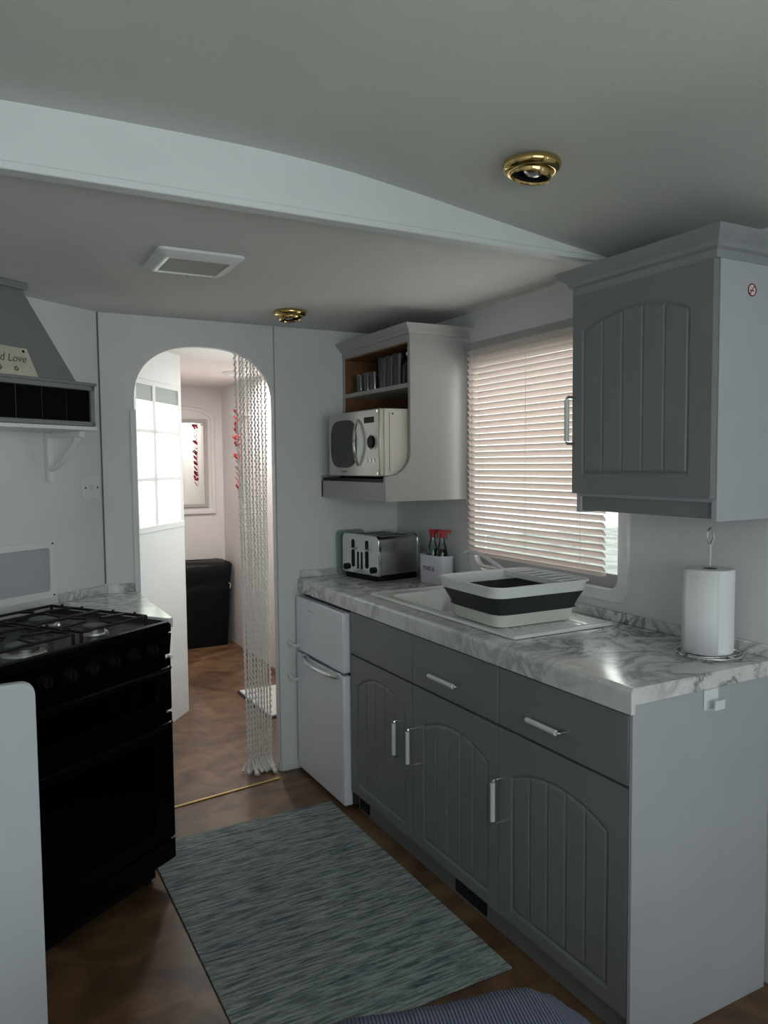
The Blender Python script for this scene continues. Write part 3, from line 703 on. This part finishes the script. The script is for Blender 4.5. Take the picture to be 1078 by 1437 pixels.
mb = MB(); mb.loft([rring(-.128, .128, -.122, .122, .02, -.0005), rring(-.128, .128, -.122, .122, .02, -.008), rring(-.104, .104, -.098, .098, .01, -.022), rring(-.090, .090, -.084, .084, .006, -.022), rring(-.088, .088, -.082, .082, .006, -.014)], False, True); mb.build('cover', M['white'], ev)
mb = MB()
for k in range(24): yy = -.078+k*.0068; mb.box(-.086, .086, yy-.0016, yy+.0016, -.020, -.015)
mb.build('grille', M['grille'], ev)
MB().cyl((.01, .104, -.0225), .003, .002, n=10).build('screw', M['seal'], ev)

# ------------------------------------------------------------------ cooker (diagonal)
C0 = Vector((.592, 2.610, 0))
ck = thing('gas_cooker', 'black gas cooker standing diagonally in the corner under the hood', 'cooker', C0, RZ)
CW = .70; CD = .555
mb = MB().box(-CW+.006, -.006, .022, CD, .07, .862); mb.build('body', M['black'], ck, bevel=.003)
MB().box(-CW+.05, -.05, .055, CD-.03, .012, .072).build('plinth', M['matblack'], ck)
for (sx, sy) in ((-.075, .075), (-CW+.075, .075), (-.075, CD-.05), (-CW+.075, CD-.05)): MB().cyl((sx, sy, 0), .018, .02).build('foot', M['matblack'], ck)
# hob tray
mb = MB(); mb.loft([[(x, y, z) for x, y in rr(-CW+a, -a, a, CD-a, .015, 4)] for a, z in ((.004, .862), (-.004, .868), (-.004, .892), (.002, .900), (.014, .903), (.030, .890), (.05, .886))]); mb.build('hob', M['black'], ck)
cp = MB().prism([(.022, .785), (.004, .79), (-.004, .858), (-.004, .862), (.022, .862)], -CW+.004, -.004, 'x').build('control_panel', M['black'], ck, bevel=.002)
for k in range(7):
    s = -.10-k*.083
    kb = MB().lathe([(.021, 0), (.019, -.016), (.016, -.024), (0, -.025)], (s, .001, .826), 20, 'y').box(s-.003, s+.003, -.031, -.024, .812, .842).build('knob', M['matblack'], cp)
def cdoor(name, z0, z1, win):
    d_ = MB(); ring_prism(d_, rr(-CW+.006, -.006, z0, z1, .006, 2), rr(-CW+.006+win, -.006-win, z0+win*.55, z1-win*.8, .02, 2) , 0, .020, 'y')
    o = d_.build(name, M['black'], ck, bevel=.0015)
    MB().box(-CW+.02, -.02, .0185, .0215, z0+.01, z1-.01).build('lining', M['hole'], o)
    MB().box(-CW+.004+win, -.004-win, .002, .004, z0+win*.5, z1-win*.75).build('glass', M['oven'], o)
    hb = MB(); hb.tube([(-CW+.05, 0, z1-.024), (-CW+.05, -.034, z1-.022), (-CW+.07, -.040, z1-.022), (-.07, -.040, z1-.022), (-.05, -.034, z1-.022), (-.05, 0, z1-.024)], .008); hb.build('handle', M['black'], o)
    return o
cdoor('grill_door', .60, .778, .07)
cdoor('oven_door', .155, .592, .09)
dr_ = MB().box(-CW+.006, -.006, 0, .021, .078, .148).build('warming_drawer', M['black'], ck, bevel=.002)
for z, (sa, sb) in ((.535, (-.62, -.22)), (.440, (-.62, -.22))):
    mb = MB(); mb.tube([(sa, .012, z), (sb, .012, z)], .0026, 6)
    for k in range(12): mb.cyl((sa+.02+k*.032, .009, z), .0022, .006, 'y', 6)
    mb.build('oven_rack', M['chrome'], ck)
# side handle end catch (pale clip at the gap below the control panel)
MB().box(-.006, .004, .0, .016, .771, .783).build('hinge_clip', M['white'], ck)
for (s, q, r) in ((-.20, .145, .036), (-.48, .125, .052), (-.19, .400, .046), (-.48, .40, .036)):
    bu = MB().lathe([(r*1.25, .886), (r*1.2, .892), (r*.95, .894), (r*.95, .905), (r*.9, .906), (0, .906)], (s, q, 0), 28).build('burner', M['steel'], ck)
    MB().lathe([(0, .906), (r*.98, .906), (r, .909), (r*.95, .914), (0, .916)], (s, q, 0), 28).build('burner_cap', M['burner'], bu)
for cx_ in (-.20, -.50):
    mb = MB(); x0_, x1_ = cx_-.135, cx_+.135; zz = .926
    mb.tube([(x0_, .05, zz), (x1_, .05, zz), (x1_, CD-.05, zz), (x0_, CD-.05, zz)], .005, 6, True)
    for yy in (.05, .265, .28, CD-.05): mb.tube([(x0_, yy, zz), (x1_, yy, zz)], .0045, 6)
    for yy in (.145, .40):
        for dx, dy in ((1, 0), (-1, 0), (0, 1), (0, -1)):
            mb.tube([(cx_+dx*.135, yy+dy*.10, zz), (cx_+dx*.03, yy+dy*.03, zz+.006)], .0045, 6)
    for xx in (x0_, x1_):
        for yy in (.05, CD-.05): mb.tube([(xx, yy, zz), (xx, yy, .889)], .0055, 6)
        for yy in (.10, .20, .35, .45): mb.tube([(xx, yy, zz), (xx, yy, zz+.010)], .005, 6)
    mb.build('pan_support', M['iron'], ck)

# left worktop filler and its cabinet
lw = thing('corner_worktop', 'small pale marble effect worktop between cooker and archway', 'worktop', (0, 0, 0))
ckb = C0+NB*.562+D*.007; a_ = C0+D*.012+NB*.02
w1 = onwall(-.30, .001); pol = [(.606, a_.y+.01), (.606, YE-.001), (P0.x, YE-.001), (w1.x, w1.y), (ckb.x, ckb.y), (a_.x, a_.y)]
MB().prism(pol, .872, .906).build('slab', M['marble'], lw, bevel=.002)
mb = MB(); mb.box(P0.x+.008, .604, YE-.012, YE-.0005, .906, .940)
q0, q1 = onwall(-.01, .0005), onwall(-.235, .0005); q2, q3 = onwall(-.235, .012), onwall(-.01, .012)
mb.prism([(q0.x, q0.y), (q1.x, q1.y), (q2.x, q2.y), (q3.x, q3.y)], .9065, .940); mb.build('upstand', M['marble'], lw)
a_ = a_+NB*.13; pb = [(.590, a_.y+.075), (.598, YE-.001), (P0.x+.01, YE-.001), (w1.x+.02, w1.y), (ckb.x+.02, ckb.y+.005), (a_.x+.004, a_.y+.02)]
MB().prism(pb, 0.001, .871).build('side_panel', M['greyside'], lw)

# hood with tiled gallery, shelf and bracket
hd = thing('cooker_hood', 'grey tapered cooker hood with black tiled front above the cooker', 'cooker hood', P0, RZ)
hs0, hs1, hf = -.98, -.262, -.25
MB().box(hs0, hs1, hf+.012, -.001, 1.572, 1.716).build('box', M['grey'], hd)
mb = MB().box(hs0, hs1+.006, hf-.004, hf+.012, 1.700, 1.720).box(hs0, hs1+.006, hf-.004, hf+.012, 1.572, 1.588).box(hs1-.012, hs1+.006, hf-.004, hf+.012, 1.572, 1.72).box(hs0-.006, hs0+.012, hf-.004, hf+.012, 1.572, 1.72).box(hs0-.01, hs1+.010, hf-.012, -.001, 1.716, 1.726)
mb.build('frame', M['grey'], hd, bevel=.002)
tl_ = MB(); tw = .1005
for k in range(7): tl_.box(hs1-.014-tw*(k+1)+.003, hs1-.014-tw*k-.001, hf+.002, hf+.010, 1.589, 1.699)
tl_.build('tile_band', M['tile'], hd)
MB().box(hs0, hs1-.01, hf+.006, hf+.0119, 1.588, 1.700).build('grout', M['greyline'], hd)
cn = MB()
b0 = [(hs0+.06, hf+.01), (hs1-.062, hf+.01), (hs1-.062, -.001), (hs0+.06, -.001)]; t0 = [(-.80, hf+.085), (-.475, hf+.085), (-.475, -.001), (-.80, -.001)]
cn.loft([[(x, y, 1.726) for x, y in b0], [(x, y, 2.028) for x, y in t0]]); cn.build('canopy', M['grey'], hd)
MB().box(-.815, -.46, hf+.070, -.001, 2.026, 2.0495).build('top_moulding', M['grey'], hd, bevel=.003)
sh = thing('hood_shelf', 'white shelf board under the cooker hood on a scrolled bracket', 'shelf', P0, RZ)
MB().box(hs0-.01, hs1+.012, hf-.006, -.001, 1.558, 1.571).build('board', M['trim'], sh, bevel=.001)
def bracket(s):
    pr = [(-.0005, 1.5578), (-.200, 1.5578), (-.196, 1.543)] + [(-.196+.135*sin(a), 1.543-.115*(1-cos(a))) for a in [pi/2*k/6 for k in range(1, 7)]] + [(-.040, 1.39), (-.022, 1.372), (-.0005, 1.372)]
    mb = MB()
    # arm, leg and curved brace as one casting
    mb.box(s-.012, s+.012, -.022, -.0005, 1.372, 1.5578).box(s-.012, s+.012, -.190, -.022, 1.536, 1.5578)
    pts = [(s, -.018-.150*u_, 1.42+.118*(u_**1.6)) for u_ in [k/8 for k in range(9)]]
    mb.tube(pts, .012, 8)
    return mb.build('bracket', M['trim'], sh, bevel=.002)
bracket(-.262); bracket(-.90)
pq = thing('wooden_plaque', 'cream painted wooden plaque with faded writing propped on the hood', 'sign', P0, RZ)
sx0, sx1 = -.80, -.492
X = Matrix.Translation((0, hf-.004, 1.7265)) @ Matrix.Rotation(R(-12), 4, 'X')
mb = MB(); mb.X = X; mb.prism([(sx0, 0), (sx1+.0, 0), (sx1-.026, .094), (sx0+.026, .100)], 0, .008, 'y'); mb.build('board', M['plaque'], pq, bevel=.001)
text_mesh('writing', 'And Love', .036, M['ink'], pq, X @ Matrix.Translation((-.600, -.0006, .056)) @ Matrix.Rotation(R(90), 4, 'X'), shear=.3)
mb = MB(); mb.X = X
for sx in (-.572, -.632, -.70): 
    for q in range(5): mb.cyl((sx+.006*cos(q*1.257), -.001, .022+.006*sin(q*1.257)), .0035, .0012, 'y', 8)
mb.build('painted_flowers', M['ink'], pq)
mb = MB(); mb.X = X; mb.cyl((sx1-.042, -.0014, .083), .005, .002, 'y', 10); mb.build('hanging_hole', M['hole'], pq)

# splash panel, socket
sp = thing('wall_access_panel', 'pale framed rectangular panel on the wall behind the hob', 'panel', P0, RZ)
ring_prism(MB(), rr(-.90, -.250, .930, 1.150, .012, 4), rr(-.875, -.275, .958, 1.122, .012, 4), -.012, -.0005, 'y').build('frame', M['trim'], sp, bevel=.002)
MB().box(-.88, -.27, -.005, -.001, .95, 1.13).build('inset', M['greyside'], sp)
for zz in (.942, 1.138): MB().cyl((-.262, -.0135, zz), .004, .002, 'y', 10).build('screw', M['seal'], sp)
so = thing('wall_switch', 'white fused switch plate on the wall beside the archway corner', 'switch', P0, RZ)
MB().rrect(-.108, -.020, 1.299, 1.386, -.010, -.0005, .006, axis='y').build('plate', M['white'], so, bevel=.0015)
MB().box(-.074, -.054, -.012, -.009, 1.330, 1.356).build('rocker', M['handle'], so)
for s in (-.094, -.034): MB().cyl((s, -.0115, 1.343), .004, .002, 'y', 10).build('screw', M['seal'], so)

# grey partition panel at the left edge
pa = thing('low_partition', 'grey low partition panel with rounded top corner at the left edge', 'partition', (0, 1.60, 0))
def rc(x0, x1, z1, r): return [(x0, 0), (x1, 0), (x1, z1-r)] + [(x1-r+r*cos(a), z1-r+r*sin(a)) for a in [pi/2*k/8 for k in range(1, 9)]] + [(x0, z1)]
MB().prism(rc(XL+.001, .1005, 1.016, .026), 0, .018, 'y').build('panel', M['greyside'], pa, bevel=.0015)
MB().box(XL+.001, .090, .019, .030, 0, .08).build('foot_rail', M['greyside'], pa)

# ------------------------------------------------------------------ rug, strip, sofa cushion
rg = MB(); nxr, nyr = 10, 40; vs = []; fs = []
ru = MB().box(.540, 1.300, 1.655, 2.880, .0005, .007).build('rug', M['rug'], bevel=.002); tag(ru, 'streaky blue grey woven rug on the kitchen floor', 'rug')
th_ = MB().prism([(.560, 3.135), (1.20, 3.215), (1.20, 3.229), (.560, 3.148)], .0003, .006).build('threshold_strip', M['brassmat'], bevel=.002); tag(th_, 'thin brass strip across the floor at the archway', 'floor strip')
sf = thing('sofa', 'navy ribbed sofa at the bottom edge of the photo', 'sofa', (0, 0, 0))
MB().box(.12, .98, .22, .88, .001, .40).build('base', M['rib'], sf, bevel=.02)
vs = []; fs = []; nx_, ny_ = 60, 30
def cush(x, y):
    u_ = (x-.12)/.86; v_ = (y-.24)/.66
    pl_ = [(.10, .80), (.38, .755), (.47, .735), (.53, .722), (.60, .712), (.655, .700), (.70, .675), (.745, .635), (.79, .59), (.86, .52), (1.0, .46)]
    top = pl_[-1][1]
    for (a_1, b_1), (a_2, b_2) in zip(pl_, pl_[1:]):
        if a_1 <= x <= a_2: t_1 = (x-a_1)/(a_2-a_1); top = b_1+(b_2-b_1)*(t_1*t_1*(3-2*t_1)*.5+t_1*.5); break
    e = min(1, max(0, min(u_, 1-u_)*.86/.16))**.5 * min(1, max(0, min(v_, 1-v_)*.66/.09))**.5 if 0 < u_ < 1 and 0 < v_ < 1 else 0
    return .405+(top-.405)*e
for j in range(ny_+1):
    for i in range(nx_+1): x = .12+.86*i/nx_; y = .24+.66*j/ny_; vs.append((x, y, cush(x, y)))
for j in range(ny_):
    for i in range(nx_): a = j*(nx_+1)+i; fs.append((a, a+1, a+nx_+2, a+nx_+1))
bnd = [i for i in range(nx_+1)] + [j*(nx_+1)+nx_ for j in range(1, ny_+1)] + [ny_*(nx_+1)+i for i in range(nx_-1, -1, -1)] + [j*(nx_+1) for j in range(ny_-1, 0, -1)]
fs.append(tuple(bnd[::-1]))
cu_ = MB().add(vs, fs).build('cushion', M['rib'], smooth=80); tag(cu_, 'rounded navy corduroy cushion at the bottom of the photo', 'cushion')

# ------------------------------------------------------------------ bead curtain
mb = MB(); rnd = random.Random(3)
oc = [(1,0,0),(-1,0,0),(0,1,0),(0,-1,0),(0,0,1),(0,0,-1)]; of = [(0,2,4),(2,1,4),(1,3,4),(3,0,4),(2,0,5),(1,2,5),(3,1,5),(0,3,5)]
N = 27
def archz(x):
    u_ = min(1, abs((x-AC)/AR)); return 1.70+.238*(1-u_**2.35)**(1/2.35)
for s in range(N):
    f = s/(N-1); xt = 1.073+.150*f; xb = 1.10+.118*f; yy0 = YE+.050+.018*((s*7) % 3)
    zt_ = min(1.985, 1.99); ph = rnd.random()*6; z = zt_; k = 0; zend = .05+.01*rnd.random()
    while z > zend:
        u_ = (zt_-z)/zt_; x = xt+(xb-xt)*u_+.003*sin(ph+z*5)+(.0024 if k % 2 else -.0024); y = yy0+.004*sin(ph+z*3)
        rx, rz_ = .0034, .0085
        mb.add([(x+a*rx, y+b*rx, z+c*rz_) for a, b, c in oc], of); z -= .0135; k += 1
    bx = xt+(xb-xt); mb.tube([(xt, yy0, zt_), ((xt+bx)/2, yy0, 1.0), (bx, yy0, .05)], .0016, 4)
    dx = rnd.uniform(-.035, .035); dy = rnd.uniform(-.05, .02)
    mb.tube([(bx, yy0, .06), (bx+dx*.5, yy0+dy*.5, .028), (bx+dx, yy0+dy-.02, .010)], [.004, .006, .008], 6)
bc = mb.build('bead_curtain', M['bead'], smooth=60); tag(bc, 'white beaded strand curtain gathered at the right of the archway', 'curtain'); bc['kind'] = 'stuff'
cr = MB().box(AX0-.02, 1.30, YE+.0355, YE+.085, 1.985, 2.0).build('curtain_rail', M['trim']); tag(cr, 'slim white rail behind the arch carrying the bead curtain', 'curtain rail')

# ------------------------------------------------------------------ hallway things
bn = thing('rubbish_bin', 'black bin lined with a bin bag at the end of the hallway', 'bin', (1.60, 6.0, 0))
mb = MB(); mb.loft([rring(-.185, .185, -.115, .115, .03, .0), rring(-.215, .215, -.140, .140, .035, .60)]); mb.build('bucket', M['matblack'], bn)
rings = []
for z, g in ((.44, .002), (.50, .006), (.56, .010), (.60, .014), (.64, .016), (.662, .004), (.668, -.03)):
    base = rr(-.205-g, .205+g, -.130-g, .130+g, .035, 6); rings.append([(x+.004*sin(9*k+z*60), y+.005*sin(5*k+z*40), z+.006*sin(3*k)) for k, (x, y) in enumerate(base)])
MB().loft(rings, False, True).build('bin_bag', M['bag'], bn, smooth=60)
MB().tube([(.185, -.150, .50), (.195, -.170, .49), (.19, -.165, .46)], .005).build('handle', M['chrome'], bn)
# mirror with arch topped moulding on the end wall
mi = thing('wall_mirror', 'arch topped white framed mirror on the end wall of the hallway', 'mirror', (1.515, YH-.0005, 0))
def mo(hw, zb_, zs, zp):
    pts = [(hw, zb_), (hw, zs)]
    for k in range(1, 12): a = pi*k/12; pts.append((hw*cos(a), zs+(zp-zs)*sin(a)))
    return pts+[(-hw, zs), (-hw, zb_)]
ring_prism(MB(), mo(.262, 1.035, 1.80, 1.895), mo(.235, 1.06, 1.79, 1.872), -.022, 0, 'y').build('outer_moulding', M['hallwall'], mi, bevel=.003)
MB().prism(mo(.236, 1.059, 1.789, 1.873), -.010, 0, 'y').build('back_board', M['hallwall'], mi)
ring_prism(MB(), [(.205, 1.09), (.205, 1.795), (-.205, 1.795), (-.205, 1.09)], [(.178, 1.115), (.178, 1.765), (-.178, 1.765), (-.178, 1.115)], -.026, -.0105, 'y').build('inner_frame', M['grille'], mi, bevel=.003)
MB().box(-.19, .19, -.0145, -.0105, 1.10, 1.78).build('glass', M['mirror'], mi)
hr = thing('hook_rail', 'small chrome coat hooks high on the hallway right wall', 'hooks', (XW-.02, 5.62, 1.80))
MB().box(-.010, -.0005, -.16, .20, -.012, .012).build('rail', M['hallwall'], hr)
for k in range(5):
    yy = -.13+k*.075; MB().tube([(-.010, yy, .004), (-.035, yy, .0), (-.045, yy, .016), (-.050, yy, .030)], .0035, 6).build('hook', M['chrome'], hr)
ga = thing('paper_garland', 'red and pink paper garland hanging from the hallway hooks', 'garland', (XW-.072, 5.545, 1.835))
MB().tube([(0, 0, -.005), (0, 0, -.585)], .0012, 5).build('string', M['pink'], ga)
rn = random.Random(9)
zz = 0
for k in range(13):
    zz = -.02-k*.046; mb = MB(); m_ = 'redpaper' if k in (0, 2, 3, 5, 6, 8, 10) else 'pink'
    ax_ = rn.uniform(-.9, .9)
    for q in range(6):
        a = 2*pi*q/6+rn.random()*.6; r_ = rn.uniform(.024, .040); e1_ = Vector((sin(ax_), cos(ax_), 0)); e2_ = Vector((-cos(ax_)*.5, sin(ax_)*.5, .85))
        o_ = Vector((-.022, 0, zz)); c_ = o_+e1_*r_*cos(a)+e2_*r_*sin(a); t_ = -e1_*sin(a)+e2_*cos(a); w_ = rn.uniform(.011, .018)
        mb.add([tuple(o_), tuple(o_*.4+c_*.6+t_*w_), tuple(c_), tuple(o_*.4+c_*.6-t_*w_)], [(0, 1, 2, 3)])
    f_ = mb.build('paper_flower', M[m_], ga); s_ = f_.modifiers.new('thickness', 'SOLIDIFY'); s_.thickness = .0012
g2_ = MB(); g2_.tube([(.0, -.035, -.01), (0, -.035, -.55)], .001, 5)
for k in range(14): g2_.add([(a*.005, -.035+b*.007, -.03-k*.038+c*.008) for a, b, c in oc], of)
g2_.build('bead_string', M['redpaper'], ga)
bm_ = thing('bath_mat', 'white mat with dark edge on the hallway floor behind the curtain', 'mat', (1.44, 4.02, 0))
MB().rrect(0, .40, 0, .58, .0005, .010, .01).build('border', M['dgrey'], bm_)
MB().rrect(.012, .39, .012, .568, .0101, .016, .01).build('pile', M['mat'], bm_)
hl = thing('hall_light', 'round white ceiling light in the hallway', 'ceiling light', (1.62, 5.05, ZC))
MB().lathe([(.085, -.0005), (.085, -.006), (.070, -.018), (.045, -.022), (0, -.022)], n=32).build('disc', M['trim'], hl)

# ------------------------------------------------------------------ light
w = bpy.data.worlds.new('overcast sky'); SC.world = w; w.use_nodes = True
bg = w.node_tree.nodes['Background']; bg.inputs[0].default_value = (.93, 1, .98, 1); bg.inputs[1].default_value = 1.5
def area(name, loc, rot, sx, sy, power, col):
    l = bpy.data.lights.new(name, 'AREA'); l.shape = 'RECTANGLE'; l.size = sx; l.size_y = sy; l.energy = power; l.color = col
    o = bpy.data.objects.new(name, l); COL.objects.link(o); o.location = loc; o.rotation_euler = rot; return o
area('daylight_rear_window', (.35, YR-.12, 1.44), (R(90), 0, 0), 2.2, .82, 27, (.93, .965, 1.0))
area('daylight_sink_window', (XW+.35, 2.2, 1.75), (0, R(68), 0), 1.0, 1.1, 17, (1, .97, .94))
c = Q0+DQ*-.3+NQ*.22
area('daylight_porch_window', (c.x, c.y, 1.5), (R(90), 0, QZ+pi), .7, .8, 15, (.98, 1, .96))
area('added_hall_window_light', (XW+.10, 3.95, 1.42), (0, R(90), 0), .76, .74, 7.5, (1, .97, .95))  # added light source outside the unseen hall window
area('hall_ceiling_fill', (1.62, 5.05, 2.02), (0, 0, 0), .16, .16, 11, (1, .95, .92))  # added fill under the hall light, which is not known to be on

area('added_lounge_side_light', (XW+.10, -.60, 1.38), (0, R(90), 0), .82, 1.15, 17, (.95, .97, 1.0))  # added light source outside the unseen lounge side window

# ------------------------------------------------------------------ camera
F = 1074.09; yaw, pitch, roll = R(28.572), R(3.651), R(-.547)
f = Vector((sin(yaw)*cos(pitch), cos(yaw)*cos(pitch), -sin(pitch))); r = Vector((cos(yaw), -sin(yaw), 0)); u = r.cross(f)
r2 = r*cos(roll)+u*sin(roll); u2 = -r*sin(roll)+u*cos(roll)
cam = bpy.data.cameras.new('camera'); co = bpy.data.objects.new('camera', cam); COL.objects.link(co)
m = Matrix((r2, u2, -f)).transposed().to_4x4(); m.translation = (0, 0, 1.43); co.matrix_world = m
cam.sensor_fit = 'VERTICAL'; cam.sensor_height = 24; cam.lens = F*24/1437; cam.clip_start = .02
SC.camera = co
SC.view_settings.view_transform = 'Standard'; SC.view_settings.look = 'None'; SC.view_settings.exposure = 0.1; SC.view_settings.gamma = 1; SC.view_settings.use_curve_mapping = False
